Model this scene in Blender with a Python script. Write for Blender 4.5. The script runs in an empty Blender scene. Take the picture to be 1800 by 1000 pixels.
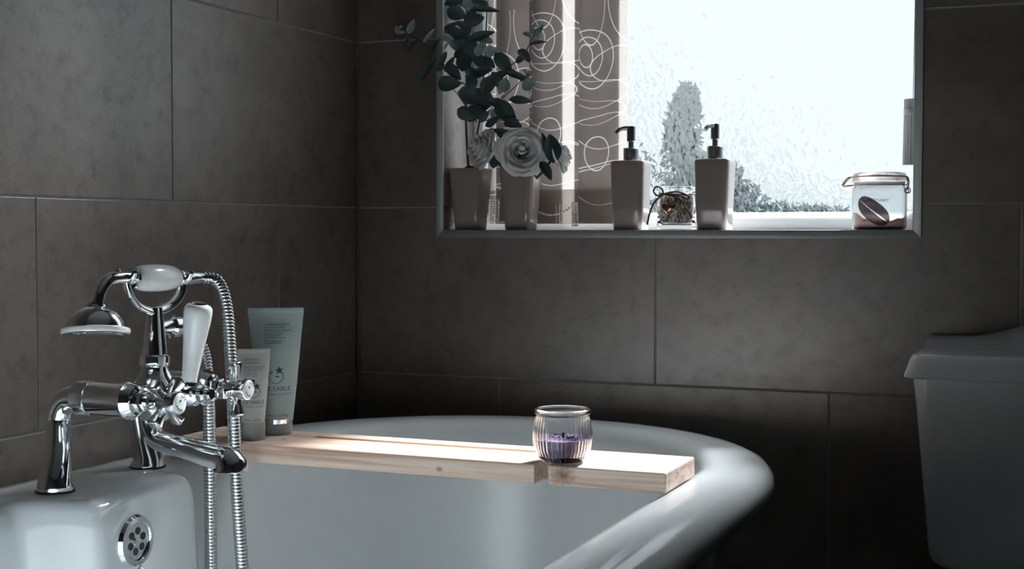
import bpy, bmesh, math, random
from mathutils import Vector as V, Matrix as M
R = math.radians
scene = bpy.context.scene
col = scene.collection

# ------------------------------------------------------------------ camera
F, YAW, PIT, ROL = 2418.09, 0.39476, 0.03699, 0.00106
CAM = V((1.23054, -2.2178, 0.89372))
_fw = V((-math.sin(YAW)*math.cos(PIT), math.cos(YAW)*math.cos(PIT), -math.sin(PIT)))
_r0 = V((math.cos(YAW), math.sin(YAW), 0)); _u0 = _r0.cross(_fw)
_r = _r0*math.cos(ROL) + _u0*math.sin(ROL); _u = -_r0*math.sin(ROL) + _u0*math.cos(ROL)
cd = bpy.data.cameras.new('camera'); cam = bpy.data.objects.new('camera', cd); col.objects.link(cam)
cd.sensor_width = 36; cd.lens = F/1800*36; cd.clip_start = .02
cam.matrix_world = M(((_r.x, _u.x, -_fw.x, CAM.x), (_r.y, _u.y, -_fw.y, CAM.y), (_r.z, _u.z, -_fw.z, CAM.z), (0, 0, 0, 1)))
scene.camera = cam

# ------------------------------------------------------------------ sky, sun, exposure
wd = bpy.data.worlds.new('overcast_sky'); scene.world = wd; wd.use_nodes = True
bg = wd.node_tree.nodes['Background']; bg.inputs[0].default_value = (.86, .95, 1.0, 1)
bg.inputs[1].default_value = 1.5      # even overcast sky all round
sd = bpy.data.lights.new('hazy_sun_offscreen', 'SUN'); sun = bpy.data.objects.new('hazy_sun_offscreen', sd); col.objects.link(sun)
sd.energy = 34; sd.angle = R(8); sd.color = (.97, .985, 1.0)
SUN_AZ, SUN_EL = R(10), R(36)
sdir = V((-math.sin(SUN_AZ)*math.cos(SUN_EL), -math.cos(SUN_AZ)*math.cos(SUN_EL), -math.sin(SUN_EL)))
sun.rotation_euler = sdir.to_track_quat('-Z', 'Y').to_euler(); sun.location = (1, 4, 4)
vs = scene.view_settings; vs.view_transform = 'Standard'; vs.look = 'None'; vs.exposure = -0.42; vs.gamma = 1; vs.use_curve_mapping = False

# ------------------------------------------------------------------ helpers
def at(px, py, ax, val):
    """world point that lies on the plane coordinate[ax] = val and is seen at that spot of the 1800x1000 frame"""
    d = _fw*F + _r*(px-900) - _u*(py-500)
    return CAM + d*((val-CAM[ax])/d[ax])

def wloc(o):
    p = V((0, 0, 0))
    while o is not None:
        p += o.location; o = o.parent
    return p

class B:
    def __init__(s): s.v = []; s.f = []
    def add(s, vs, fs):
        n = len(s.v); s.v += [V(x) for x in vs]; s.f += [tuple(i+n for i in f) for f in fs]; return s
    def box(s, x0, y0, z0, x1, y1, z1):
        return s.add([(x, y, z) for x in (x0, x1) for y in (y0, y1) for z in (z0, z1)],
                     [(0, 1, 3, 2), (4, 6, 7, 5), (0, 4, 5, 1), (2, 3, 7, 6), (0, 2, 6, 4), (1, 5, 7, 3)])
    def loft(s, rings, c0=True, c1=True, closed=False):
        n = len(rings[0]); k = len(s.v); m = len(rings)
        for r in rings: s.v += [V(p) for p in r]
        for i in range(m if closed else m-1):
            a = k+i*n; b = k+((i+1) % m)*n
            for j in range(n):
                j2 = (j+1) % n; s.f.append((a+j, a+j2, b+j2, b+j))
        if c0 and not closed: s.f.append(tuple(k+j for j in range(n))[::-1])
        if c1 and not closed: s.f.append(tuple(k+(m-1)*n+j for j in range(n)))
        return s
    def lathe(s, o, d, prof, n=32, mod=None, c0=True, c1=True, closed=False, phase=0.0):
        o = V(o); d = V(d).normalized()
        a = d.orthogonal() if abs(d.z) < .99 else V((1, 0, 0))
        if abs(d.z) < .99: a = d.cross(V((0, 0, 1))).normalized()
        a.normalize(); b = d.cross(a)
        rings = []
        for r, h in prof:
            ring = []
            for j in range(n):
                t = 2*math.pi*j/n + phase
                q = max(r, 1e-5)*(mod(t, h) if mod else 1)
                ring.append(o + d*h + (a*math.cos(t)+b*math.sin(t))*q)
            rings.append(ring)
        return s.loft(rings, c0, c1, closed)
    def tube(s, pts, rad, n=12, c0=True, c1=True, flat=None):
        pts = [V(p) for p in pts]; m = len(pts)
        if not hasattr(rad, '__len__'): rad = [rad]*m
        t0 = (pts[1]-pts[0]).normalized(); a = t0.orthogonal().normalized()
        if abs(t0.z) < .9: a = t0.cross(V((0, 0, 1))).normalized()
        rings = []
        for i, p in enumerate(pts):
            t = (pts[min(i+1, m-1)]-pts[max(i-1, 0)]).normalized()
            a = (a - t*a.dot(t)).normalized(); b = t.cross(a)
            fl = flat if flat else 1
            rings.append([p + (a*math.cos(2*math.pi*j/n) + b*fl*math.sin(2*math.pi*j/n))*rad[i] for j in range(n)])
        return s.loft(rings, c0, c1)
    def grid(s, fn, nu, nv):
        k = len(s.v)
        for i in range(nu+1):
            for j in range(nv+1): s.v.append(V(fn(i/nu, j/nv)))
        for i in range(nu):
            for j in range(nv):
                a = k+i*(nv+1)+j; s.f.append((a, a+nv+1, a+nv+2, a+1))
        return s
    def mesh(s, name, mat, off=None, smooth=35, bevel=0, seg=2, ball=False):
        me = bpy.data.meshes.new(name)
        o = off or V((0, 0, 0))
        me.from_pydata([p-o for p in s.v], [], s.f); me.update()
        bm = bmesh.new(); bm.from_mesh(me)
        bmesh.ops.remove_doubles(bm, verts=bm.verts, dist=1e-6)
        bmesh.ops.recalc_face_normals(bm, faces=bm.faces)
        if bevel:
            bmesh.ops.bevel(bm, geom=[e for e in bm.edges if len(e.link_faces) == 2 and e.calc_face_angle() > .6], offset=bevel, segments=seg, profile=.5, affect='EDGES', clamp_overlap=True)
        bm.to_mesh(me); bm.free()
        if smooth:
            me.polygons.foreach_set('use_smooth', [True]*len(me.polygons)); me.set_sharp_from_angle(angle=R(smooth))
        me.materials.append(mat); return me
    def obj(s, name, mat, parent=None, **k):
        off = wloc(parent) if parent else V((0, 0, 0))
        o = bpy.data.objects.new(name, s.mesh(name, mat, off, **k)); col.objects.link(o)
        o.parent = parent; return o

def tag(o, label, cat, group=None):
    o['label'] = label; o['category'] = cat
    if group: o['group'] = group
    return o
def thing(name, label, cat, loc, group=None):
    o = bpy.data.objects.new(name, None); col.objects.link(o); o.location = loc; o.empty_display_size = .05
    return tag(o, label, cat, group)
def struct(o): o['kind'] = 'structure'; return o
def place(name, me, mw, parent):
    o = bpy.data.objects.new(name, me); col.objects.link(o); o.parent = parent
    o.matrix_local = M.Translation(-wloc(parent)) @ mw; return o
def smoothpath(pts, k=8):
    """Catmull-Rom through the points"""
    pts = [V(p) for p in pts]; out = []
    for i in range(len(pts)-1):
        p0 = pts[max(i-1, 0)]; p1 = pts[i]; p2 = pts[i+1]; p3 = pts[min(i+2, len(pts)-1)]
        for j in range(k):
            t = j/k
            out.append(.5*((2*p1)+(p2-p0)*t+(2*p0-5*p1+4*p2-p3)*t*t+(3*p1-p0-3*p2+p3)*t**3))
    out.append(pts[-1]); return out
def lerpl(a, t):
    x = t*(len(a)-1); i = min(int(x), len(a)-2); return a[i]+(a[i+1]-a[i])*(x-i)
def smooth(e0, e1, x):
    t = min(1, max(0, (x-e0)/(e1-e0))); return t*t*(3-2*t)

# ------------------------------------------------------------------ materials
def mat(name, colr=(.5, .5, .5), rough=.5, metal=0, **k):
    m = bpy.data.materials.new(name); m.use_nodes = True
    b = m.node_tree.nodes['Principled BSDF']
    b.inputs['Base Color'].default_value = (*colr, 1); b.inputs['Roughness'].default_value = rough; b.inputs['Metallic'].default_value = metal
    for n, v in k.items():
        b.inputs[n.replace('_', ' ')].default_value = v
    return m
class N:
    def __init__(s, m): s.t = m.node_tree; s.b = s.t.nodes.get('Principled BSDF')
    def new(s, typ, **k):
        n = s.t.nodes.new(typ)
        for a, v in k.items():
            if a.startswith('i_'):
                n.inputs[int(a[2:]) if a[2:].isdigit() else a[2:].replace('_', ' ')].default_value = v
            else: setattr(n, a, v)
        return n
    def link(s, a, b): s.t.links.new(a, b)
    def math(s, op, a, b=None, c=None, clamp=False):
        n = s.t.nodes.new('ShaderNodeMath'); n.operation = op; n.use_clamp = clamp
        for i, x in enumerate((a, b, c)):
            if x is None: continue
            if hasattr(x, 'links'): s.link(x, n.inputs[i])
            else: n.inputs[i].default_value = x
        return n.outputs[0]
    def ramp(s, fac, stops):
        n = s.t.nodes.new('ShaderNodeValToRGB'); s.link(fac, n.inputs[0]); e = n.color_ramp.elements
        while len(e) < len(stops): e.new(.5)
        for i, (p, c) in enumerate(stops): e[i].position = p; e[i].color = (*c, 1)
        return n.outputs[0]
    def noise(s, vec, scale, detail=4, rough=.5, dist=0):
        n = s.t.nodes.new('ShaderNodeTexNoise'); n.inputs['Scale'].default_value = scale; n.inputs['Detail'].default_value = detail
        n.inputs['Roughness'].default_value = rough; n.inputs['Distortion'].default_value = dist
        if vec is not None: s.link(vec, n.inputs['Vector'])
        return n.outputs[0]
    def pos(s): return s.new('ShaderNodeNewGeometry').outputs['Position']
    def mix(s, fac, a, b, mode='MIX'):
        n = s.t.nodes.new('ShaderNodeMix'); n.data_type = 'RGBA'; n.blend_type = mode
        for sock, x in ((n.inputs[0], fac), (n.inputs[6], a), (n.inputs[7], b)):
            if hasattr(x, 'links'): s.link(x, sock)
            elif isinstance(x, tuple): sock.default_value = (*x, 1)
            else: sock.default_value = x
        return n.outputs[2]
    def bump(s, h, strength, dist=.001):
        n = s.t.nodes.new('ShaderNodeBump'); n.inputs['Strength'].default_value = strength; n.inputs['Distance'].default_value = dist
        s.link(h, n.inputs['Height']); return n.outputs[0]

def tile_material():
    m = mat('stone_look_tile', rough=.4, Specular_IOR_Level=.9, IOR=1.85); n = N(m); p = n.pos()
    obi = n.new('ShaderNodeObjectInfo').outputs['Random']
    sh = n.new('ShaderNodeVectorMath', operation='ADD'); n.link(p, sh.inputs[0])
    cx = n.new('ShaderNodeCombineXYZ'); n.link(n.math('MULTIPLY', obi, 40), cx.inputs[0]); n.link(n.math('MULTIPLY', obi, 17), cx.inputs[2]); n.link(cx.outputs[0], sh.inputs[1])
    q = sh.outputs[0]
    a = n.noise(q, 7, 7, .65, .4); b = n.noise(q, 34, 6, .68); c = n.noise(q, 420, 2, .6)
    base = n.ramp(a, [(.30, (.082, .062, .050)), (.50, (.134, .107, .089)), (.68, (.176, .147, .127))])
    blot = n.ramp(b, [(.32, (.46, .39, .35)), (.50, (1, 1, 1)), (.62, (1, 1, 1)), (.78, (1.12, 1.12, 1.12))])
    k = n.mix(1.0, base, blot, 'MULTIPLY')
    fine = n.ramp(c, [(.3, (.74, .74, .74)), (.7, (1.2, 1.2, 1.2))])
    n.link(n.mix(1.0, k, fine, 'MULTIPLY'), n.b.inputs['Base Color'])
    rr = n.ramp(b, [(.25, (.46, .46, .46)), (.7, (.34, .34, .34))]); n.link(rr, n.b.inputs['Roughness'])
    n.link(n.bump(n.math('ADD', b, n.math('MULTIPLY', c, .35)), .25, .0012), n.b.inputs['Normal'])
    return m
TILE = tile_material()
GROUT = mat('grey_grout', (.34, .35, .36), .9)
def speckle(name, colr, rough, scale=300, amt=.08, **k):
    m = mat(name, colr, rough, **k); n = N(m); c = n.noise(n.pos(), scale, 3, .6)
    lo = tuple(max(0, x*(1-amt)) for x in colr); hi = tuple(min(1, x*(1+amt)) for x in colr)
    n.link(n.ramp(c, [(.3, lo), (.7, hi)]), n.b.inputs['Base Color']); return m
ENAMEL = speckle('white_enamel', (.65, .69, .705), .10, 25, .02)
CERAMIC = speckle('cistern_ceramic', (.78, .82, .85), .12, 20, .02)
CHROME = speckle('chrome', (.84, .87, .89), .075, 60, .02, metal=1)
SATIN = speckle('satin_chrome', (.80, .83, .85), .24, 60, .03, metal=1)
PORC = speckle('white_porcelain', (.90, .93, .94), .10, 40, .015, Coat_Weight=.4)
BLACK = speckle('black_rubber', (.012, .012, .013), .6)
INK = speckle('dark_print', (.035, .05, .055), .5)
PVC = speckle('white_pvc', (.76, .78, .79), .35, 30, .02)
TRIM = speckle('satin_aluminium_trim', (.42, .435, .44), .45, 200, .05, metal=.6)
PAINT = speckle('ceiling_paint', (.70, .71, .71), .9)
PLASTER = speckle('plain_wall_paint', (.20, .195, .19), .8)
FLOORM = speckle('dark_floor_tile', (.045, .042, .04), .45)
TAUPE = speckle('taupe_glazed_ceramic', (.29, .245, .228), .16, 30, .03, Coat_Weight=.5, Coat_Roughness=.05)
DARKCHROME = speckle('dark_chrome', (.32, .32, .33), .28, 60, .03, metal=.85)
COPPER = speckle('rose_gold', (.50, .29, .22), .20, 60, .03, metal=1)
RUST = speckle('copper_wire', (.30, .155, .10), .35, 200, .15, metal=.6)
CORDM = speckle('brown_leather_cord', (.075, .040, .028), .6, 500, .2)
GLASS = mat('clear_glass', (.97, .99, 1), 0.0, Transmission_Weight=1.0, IOR=1.45)
FROST = mat('milky_jar_glass', (.93, .95, .96), .18, Transmission_Weight=.92, IOR=1.2)
ROSEM = speckle('cream_rose_petal', (.86, .88, .87), .75, 90, .05, Subsurface_Weight=.15, Subsurface_Radius=(.004, .004, .004))
LEAFD = speckle('dark_rose_leaf', (.022, .050, .048), .5, 300, .3)

def leaf_material(name, a, b):
    m = mat(name, a, .55); n = N(m)
    r = n.new('ShaderNodeObjectInfo').outputs['Random']; c = n.noise(n.pos(), 160, 3)
    n.link(n.mix(n.math('MULTIPLY', n.math('ADD', r, c), .5), a, b), n.b.inputs['Base Color']); return m
EUCA = leaf_material('eucalyptus_green', (.028, .052, .053), (.065, .105, .105))
EUPALE = leaf_material('pale_eucalyptus', (.17, .26, .26), (.32, .43, .42))
STEMM = speckle('dark_stem', (.035, .045, .040), .7)

def wood_material():
    m = mat('pale_pine', rough=.55); n = N(m); p = n.pos()
    mp = n.new('ShaderNodeMapping'); n.link(p, mp.inputs[0]); mp.inputs['Scale'].default_value = (1.6, 26, 60)
    w = n.noise(mp.outputs[0], 2.2, 4, .55, .6)
    mp2 = n.new('ShaderNodeMapping'); n.link(p, mp2.inputs[0]); mp2.inputs['Scale'].default_value = (6, 160, 420)
    g = n.noise(mp2.outputs[0], 2, 3, .5)
    c = n.ramp(w, [(.36, (.50, .29, .20)), (.5, (.72, .51, .39)), (.64, (.82, .66, .54))])
    c = n.mix(.25, c, n.ramp(g, [(.3, (.42, .30, .22)), (.7, (.88, .80, .72))]))
    for (kx, ky, kz, rad) in ((.673, -.726, .613, .015), (.514, -.726, .609, .0045), (.262, -.672, .624, .006), (.165, -.69, .624, .009)):
        sub = n.new('ShaderNodeVectorMath', operation='SUBTRACT'); n.link(p, sub.inputs[0]); sub.inputs[1].default_value = (kx, ky, kz)
        sc = n.new('ShaderNodeVectorMath', operation='MULTIPLY'); n.link(sub.outputs[0], sc.inputs[0]); sc.inputs[1].default_value = (.75, .9, 1.0)
        ln = n.new('ShaderNodeVectorMath', operation='LENGTH'); n.link(sc.outputs[0], ln.inputs[0])
        d = n.math('ADD', ln.outputs['Value'], n.math('MULTIPLY', n.math('SUBTRACT', n.noise(p, 220, 3), .5), rad*.9))
        c = n.mix(n.math('SUBTRACT', 1.0, n.math('DIVIDE', d, rad), clamp=True), c, (.15, .045, .016))
    n.link(c, n.b.inputs['Base Color']); n.link(n.bump(g, .15, .0006), n.b.inputs['Normal']); return m
PINE = wood_material()

def pane_material():
    m = bpy.data.materials.new('obscured_glass'); m.use_nodes = True; n = N(m); n.t.nodes.remove(n.b)
    out = n.t.nodes['Material Output']; p = n.pos()
    w = n.new('ShaderNodeVectorMath', operation='ADD'); n.link(p, w.inputs[0])
    nz = n.new('ShaderNodeTexNoise'); nz.inputs['Scale'].default_value = 34; n.link(p, nz.inputs['Vector'])
    sc = n.new('ShaderNodeVectorMath', operation='SCALE'); n.link(nz.outputs[1], sc.inputs[0]); sc.inputs['Scale'].default_value = .028; n.link(sc.outputs[0], w.inputs[1])
    mp = n.new('ShaderNodeMapping'); n.link(w.outputs[0], mp.inputs[0]); mp.inputs['Scale'].default_value = (1.25, .05, .75); mp.inputs['Rotation'].default_value = (0, R(24), 0)
    vo = n.new('ShaderNodeTexVoronoi', feature='SMOOTH_F1'); vo.inputs['Scale'].default_value = 85; vo.inputs['Smoothness'].default_value = .25; n.link(mp.outputs[0], vo.inputs['Vector'])
    nb = n.bump(vo.outputs['Distance'], .8, .0032)
    tr = n.new('ShaderNodeBsdfTransparent'); tr.inputs[0].default_value = (.97, .985, .99, 1)
    rf = n.new('ShaderNodeBsdfRefraction'); rf.inputs['IOR'].default_value = 1.38; rf.inputs['Roughness'].default_value = .03; n.link(nb, rf.inputs['Normal'])
    ms = n.new('ShaderNodeMixShader'); ms.inputs[0].default_value = .22; n.link(tr.outputs[0], ms.inputs[1]); n.link(rf.outputs[0], ms.inputs[2])
    n.link(ms.outputs[0], out.inputs[0]); return m
PANE = pane_material()

def fabric_material():
    """taupe translucent vane fabric with a print of loose white loops (uv in metres)"""
    m = bpy.data.materials.new('swirl_print_fabric'); m.use_nodes = True; n = N(m); n.t.nodes.remove(n.b)
    out = n.t.nodes['Material Output']
    uv = n.new('ShaderNodeUVMap').outputs[0]; sp = n.new('ShaderNodeSeparateXYZ'); n.link(uv, sp.inputs[0])
    u, v = sp.outputs[0], sp.outputs[1]
    v = n.math('ADD', v, n.math('MULTIPLY', n.math('SINE', n.math('MULTIPLY', u, 60)), .004))
    v = n.math('MODULO', n.math('ADD', v, .84), .42)
    tot = None
    for (cx, cy, ax, ay, t) in ((.022, .295, .040, .052, 0), (.018, .300, .024, .034, 0), (.012, .300, .012, .020, 0), (.10, .40, .048, .085, 0), (.03, .232, .060, .024, 0),
                                (.02, .395, .026, .075, 0), (.05, .165, .060, .030, 0), (.032, .128, .022, .030, 0), (.055, .07, .07, .035, 0), (.0, .20, .085, .022, 0), (.05, .04, .09, .07, 0), (.07, .28, .05, .030, 0)):
        a = n.math('DIVIDE', n.math('SUBTRACT', u, cx), ax); b = n.math('DIVIDE', n.math('SUBTRACT', v, cy), ay)
        d = n.math('SQRT', n.math('ADD', n.math('MULTIPLY', a, a), n.math('MULTIPLY', b, b)))
        line = n.math('LESS_THAN', n.math('MULTIPLY', n.math('ABSOLUTE', n.math('SUBTRACT', d, 1)), (ax+ay)/2), .00095)
        tot = line if tot is None else n.math('MAXIMUM', tot, line)
    weave = n.noise(uv, 900, 2)
    base = n.mix(n.math('MULTIPLY', weave, .5), (.205, .187, .177), (.275, .254, .242))
    c = n.mix(tot, base, (.80, .82, .82))
    df = n.new('ShaderNodeBsdfDiffuse'); tl = n.new('ShaderNodeBsdfTranslucent'); ms = n.new('ShaderNodeMixShader'); ms.inputs[0].default_value = .62
    n.link(c, df.inputs[0]); n.link(c, tl.inputs[0]); n.link(df.outputs[0], ms.inputs[1]); n.link(tl.outputs[0], ms.inputs[2]); n.link(ms.outputs[0], out.inputs[0])
    return m
FABRIC = fabric_material()

# ------------------------------------------------------------------ the room shell
XR, YN, ZC = 2.25, -3.1, 2.35
WX0, WX1, WZ0, WZ1 = .175, .982, .90, 2.02          # window opening
TD = .008; GAP = .0013                               # tile thickness, half joint
floor = struct(B().box(-.2, YN-.1, -.1, XR+.1, .26, 0).obj('floor', FLOORM)); floor['label'] = 'dark tiled bathroom floor'
ceil = struct(B().box(-.2, YN-.1, ZC, XR+.1, .26, ZC+.1).obj('ceiling', PAINT)); ceil['label'] = 'plain painted bathroom ceiling'
wl = struct(B().box(-.2, YN-.1, 0, -.0012, .26, ZC).obj('wall_left', GROUT)); wl['label'] = 'long wall of grey-brown stone look tiles beside the bath'
wr = struct(B().box(XR, YN-.1, 0, XR+.1, .26, ZC).obj('wall_right', PLASTER)); wr['label'] = 'plain painted wall beyond the toilet'
wn = struct(B().box(-.0012, YN-.1, 0, XR, YN, ZC).obj('wall_near', PLASTER)); wn['label'] = 'plain painted wall facing the window'
b = B(); g = .0012; o = TD
b.box(-.0012, g, 0, XR, .25, WZ0-o).box(-.0012, g, WZ1+o, XR, .25, ZC)
b.box(-.0012, g, WZ0-o, WX0-o, .25, WZ1+o).box(WX1+o, g, WZ0-o, XR, .25, WZ1+o)
wb = struct(b.obj('wall_back', GROUT, smooth=0)); wb['label'] = 'grey-brown tiled wall with the window recess'

cache = {}
def tile(parent, axis, u0, u1, z0, z1):
    w, h = u1-u0-2*GAP, z1-z0-2*GAP
    if w < .004 or h < .004: return
    key = (axis, round(w, 4), round(h, 4))
    if key not in cache:
        bb = B()
        if axis == 'L': bb.box(-TD, -w/2, -h/2, 0, w/2, h/2)
        else: bb.box(-w/2, 0, -h/2, w/2, TD, h/2)
        cache[key] = bb.mesh('tile', TILE, bevel=.0008, seg=2, smooth=0)
    c = V((0, (u0+u1)/2, (z0+z1)/2)) if axis == 'L' else V(((u0+u1)/2, 0, (z0+z1)/2))
    place('tile', cache[key], M.Translation(c), parent)
ROWS = [0, .04, .34, .64, .94, 1.24, 1.54, 1.84, 2.14, ZC]
for i in range(len(ROWS)-1):
    z0, z1 = ROWS[i], ROWS[i+1]; odd = i % 2 == 0      # row .64-.94 is index 3
    off = -.552 if odd else -.267
    ys = sorted({0.0, YN} | {off+k*.57 for k in range(-8, 3) if YN < off+k*.57 < -.001})
    for a, c in zip(ys[:-1], ys[1:]): tile(wl, 'L', a, c, z0, z1)
    off = .283 if i % 2 == 0 else .567
    xs = sorted({0.0, XR} | {off+k*.573 for k in range(-2, 5) if .02 < off+k*.573 < XR-.01})
    for a, c in zip(xs[:-1], xs[1:]):
        a2, c2 = a, c
        lo, hi = WX0-.007, WX1+.007; zl, zh = WZ0-.007, WZ1+.007
        if z1 <= zl or z0 >= zh or c <= lo or a >= hi: tile(wb, 'B', a, c, z0, z1); continue
        if z0 < zl < z1 and (a < lo or c > hi):      # one tile notched round the corner of the opening
            ai, ci_, bi, ti, zi = a+GAP, c-GAP, z0+GAP, z1-GAP, zl-GAP
            if a < lo: q = [(ai, bi), (ci_, bi), (ci_, zi), (lo-GAP, zi), (lo-GAP, ti), (ai, ti)]
            else: q = [(ai, bi), (ci_, bi), (ci_, ti), (hi+GAP, ti), (hi+GAP, zi), (ai, zi)]
            B().loft([[(x, TD, z) for x, z in q], [(x, 0, z) for x, z in q]]).obj('tile', TILE, wb, bevel=.0008, smooth=0); continue
        if a < lo: tile(wb, 'B', a, lo, z0, z1)
        if c > hi: tile(wb, 'B', hi, c, z0, z1)
        m0, m1 = max(a, lo), min(c, hi)
        if z0 < zl: tile(wb, 'B', m0, m1, z0, zl)
        if z1 > zh: tile(wb, 'B', m0, m1, zh, z1)
# tiles lining the recess
RD = .15
for z0, z1 in ((WZ0, .94), (.94, 1.24), (1.24, 1.54), (1.54, 1.84), (1.84, WZ1)):
    for nm, xa, xb in (('reveal_tile', WX0-o, WX0), ('reveal_tile', WX1, WX1+o)):
        B().box(xa, .001, z0+GAP, xb, RD, z1-GAP).obj(nm, TILE, wb, bevel=.0006)
for x0, x1 in ((WX0, .567), (.567, WX1)):
    B().box(x0, .001, WZ0-o, x1, RD, WZ0).obj('sill_board', PVC, wb, bevel=.0006)
    B().box(x0+GAP, .001, WZ1, x1-GAP, RD, WZ1+o).obj('head_tile', TILE, wb, bevel=.0006)
# mitred aluminium edge trims round the opening
TW = .0135
def trimpiece(name, q, label):
    bb = B(); lo = [(x, .0006, z) for x, z in q]; hi = [(x, -.0032, z) for x, z in q]
    bb.loft([lo, hi]); t = struct(bb.obj(name, TRIM, bevel=.0009)); t['label'] = label
X0, X1, Z0, Z1 = WX0, WX1, WZ0, WZ1
trimpiece('trim_1', [(X0-TW, Z0-TW), (X1+TW, Z0-TW), (X1, Z0), (X0, Z0)], 'silver edge trim under the window sill')
trimpiece('trim_2', [(X0-TW, Z0-TW), (X0, Z0), (X0, Z1), (X0-TW, Z1+TW)], 'silver edge trim on the blind side of the window recess')
trimpiece('trim_3', [(X1+TW, Z0-TW), (X1+TW, Z1+TW), (X1, Z1), (X1, Z0)], 'silver edge trim on the toilet side of the window recess')
trimpiece('trim_4', [(X0-TW, Z1+TW), (X0, Z1), (X1, Z1), (X1+TW, Z1+TW)], 'silver edge trim over the window recess')
cj = B().tube([(.0025, -.0025, .62), (.0025, -.0025, ZC)], .0022, 8).obj('corner_sealant', mat('grey_sealant', (.09, .10, .105), .4), wb)

# ------------------------------------------------------------------ window
win = bpy.data.objects.new('window_1', None); col.objects.link(win); win.location = (.5785, RD, WZ0); struct(win); win['label'] = 'white framed window with obscured glass'
fy0, fy1 = .130, .190
def rail(name, x0, z0, x1, z1, horizontal):
    bb = B()
    if horizontal:
        s = 1 if z1 > z0 else -1
        prof = [(fy0, z0), (fy0, z0+s*.018), (fy0+.012, z0+s*.027), (fy0+.030, z0+s*.031), (fy1, z0+s*.031), (fy1, z0)]
        bb.loft([[(x, y, z) for y, z in prof] for x in (x0, x1)])
    else:
        s = 1 if x1 > x0 else -1
        prof = [(fy0, x0), (fy0, x0+s*.018), (fy0+.012, x0+s*.027), (fy0+.030, x0+s*.031), (fy1, x0+s*.031), (fy1, x0)]
        bb.loft([[(x, y, z) for y, x in prof] for z in (z0, z1)])
    bb.obj(name, PVC, win, bevel=.001)
rail('frame_rail', WX0, WZ0, WX1, WZ0+.031, True); rail('frame_rail', WX0, WZ1, WX1, WZ1-.031, True)
rail('frame_stile', WX0, WZ0, WX0+.031, WZ1, False); rail('frame_stile', WX1+.016, WZ0, WX1-.015, WZ1, False)
B().box(WX0+.028, .165, WZ0+.028, WX1-.010, .169, WZ1-.028).obj('pane', PANE, win, smooth=0)

# ------------------------------------------------------------------ garden outside
gr = struct(B().box(-6, .9, -.35, 8, 9, -.25).obj('ground_outside', speckle('garden_ground', (.10, .12, .10), .9)))
gr['label'] = 'garden ground outside the window'
SHRUB = leaf_material('garden_leaf', (.05, .075, .08), (.14, .19, .20))
def shrub(name, label, pts, n, seed, size):
    rnd = random.Random(seed)
    pts = pts+[(p[0], p[1], z_, p[3], .30) for p in pts[:4] for z_ in (.05, .40) if z_ < p[2]-.1]; n = int(n*1.5)
    base = V((sum(p[0] for p in pts)/len(pts), sum(p[1] for p in pts)/len(pts), -.25))
    t = thing(name, label, 'shrub', base, 'garden plants outside the window')
    bb = B()
    for _ in range(n):
        px, py, pz, rx, rz = rnd.choice(pts)
        while True:
            q = V((rnd.uniform(-1, 1), rnd.uniform(-1, 1), rnd.uniform(-1, 1)))
            if q.length < 1: break
        c = V((px+q.x*rx, py+q.y*rx*.6, pz+q.z*rz)); d = V((rnd.gauss(0, 1), rnd.gauss(0, .5), rnd.gauss(.4, 1))).normalized()
        w = d.cross(V((rnd.gauss(0, 1), rnd.gauss(0, 1), rnd.gauss(0, 1)))).normalized(); s = size*rnd.uniform(.6, 1.3)
        bb.add([c-d*s, c+w*s*.32, c+d*s, c-w*s*.32], [(0, 1, 2, 3)])
    f = bb.obj('foliage', SHRUB, t, smooth=0); f['kind'] = 'stuff'
    for px, py, pz, rx, rz in pts[:3]:
        B().tube([(px, py, -.25), (px, py, pz)], .012, 6).obj('stem', STEMM, t)
def blob(px, py, rpx, rpz, y=2.6): q = at(px, py, 1, y); s = (y+2.3)/F; return (q.x, q.y, q.z, rpx*s, rpz*s)
shrub('tall_shrub', 'tall slender shrub seen through the patterned glass behind the dispensers', [blob(1198, 300, 40, 90), blob(1200, 230, 34, 70), blob(1208, 185, 24, 40), blob(1190, 370, 50, 60), blob(1225, 330, 40, 70)], 5200, 1, .021)
shrub('low_shrub', 'low leafy shrub along the bottom of the obscured window pane', [blob(1310, 365, 40, 50, 1.9), blob(1380, 385, 60, 30, 1.9), blob(1450, 388, 60, 26, 1.9), blob(1290, 330, 20, 45, 1.9), blob(1550, 392, 60, 22, 1.9), blob(1620, 392, 50, 22, 1.9)], 3600, 2, .017)
shrub('sparse_shrub', 'sparse pale shrub beside the blind outside the window', [blob(1130, 330, 34, 80, 3.3), blob(1115, 390, 50, 40, 3.3), blob(1060, 380, 50, 50, 3.3)], 700, 3, .019)

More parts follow.
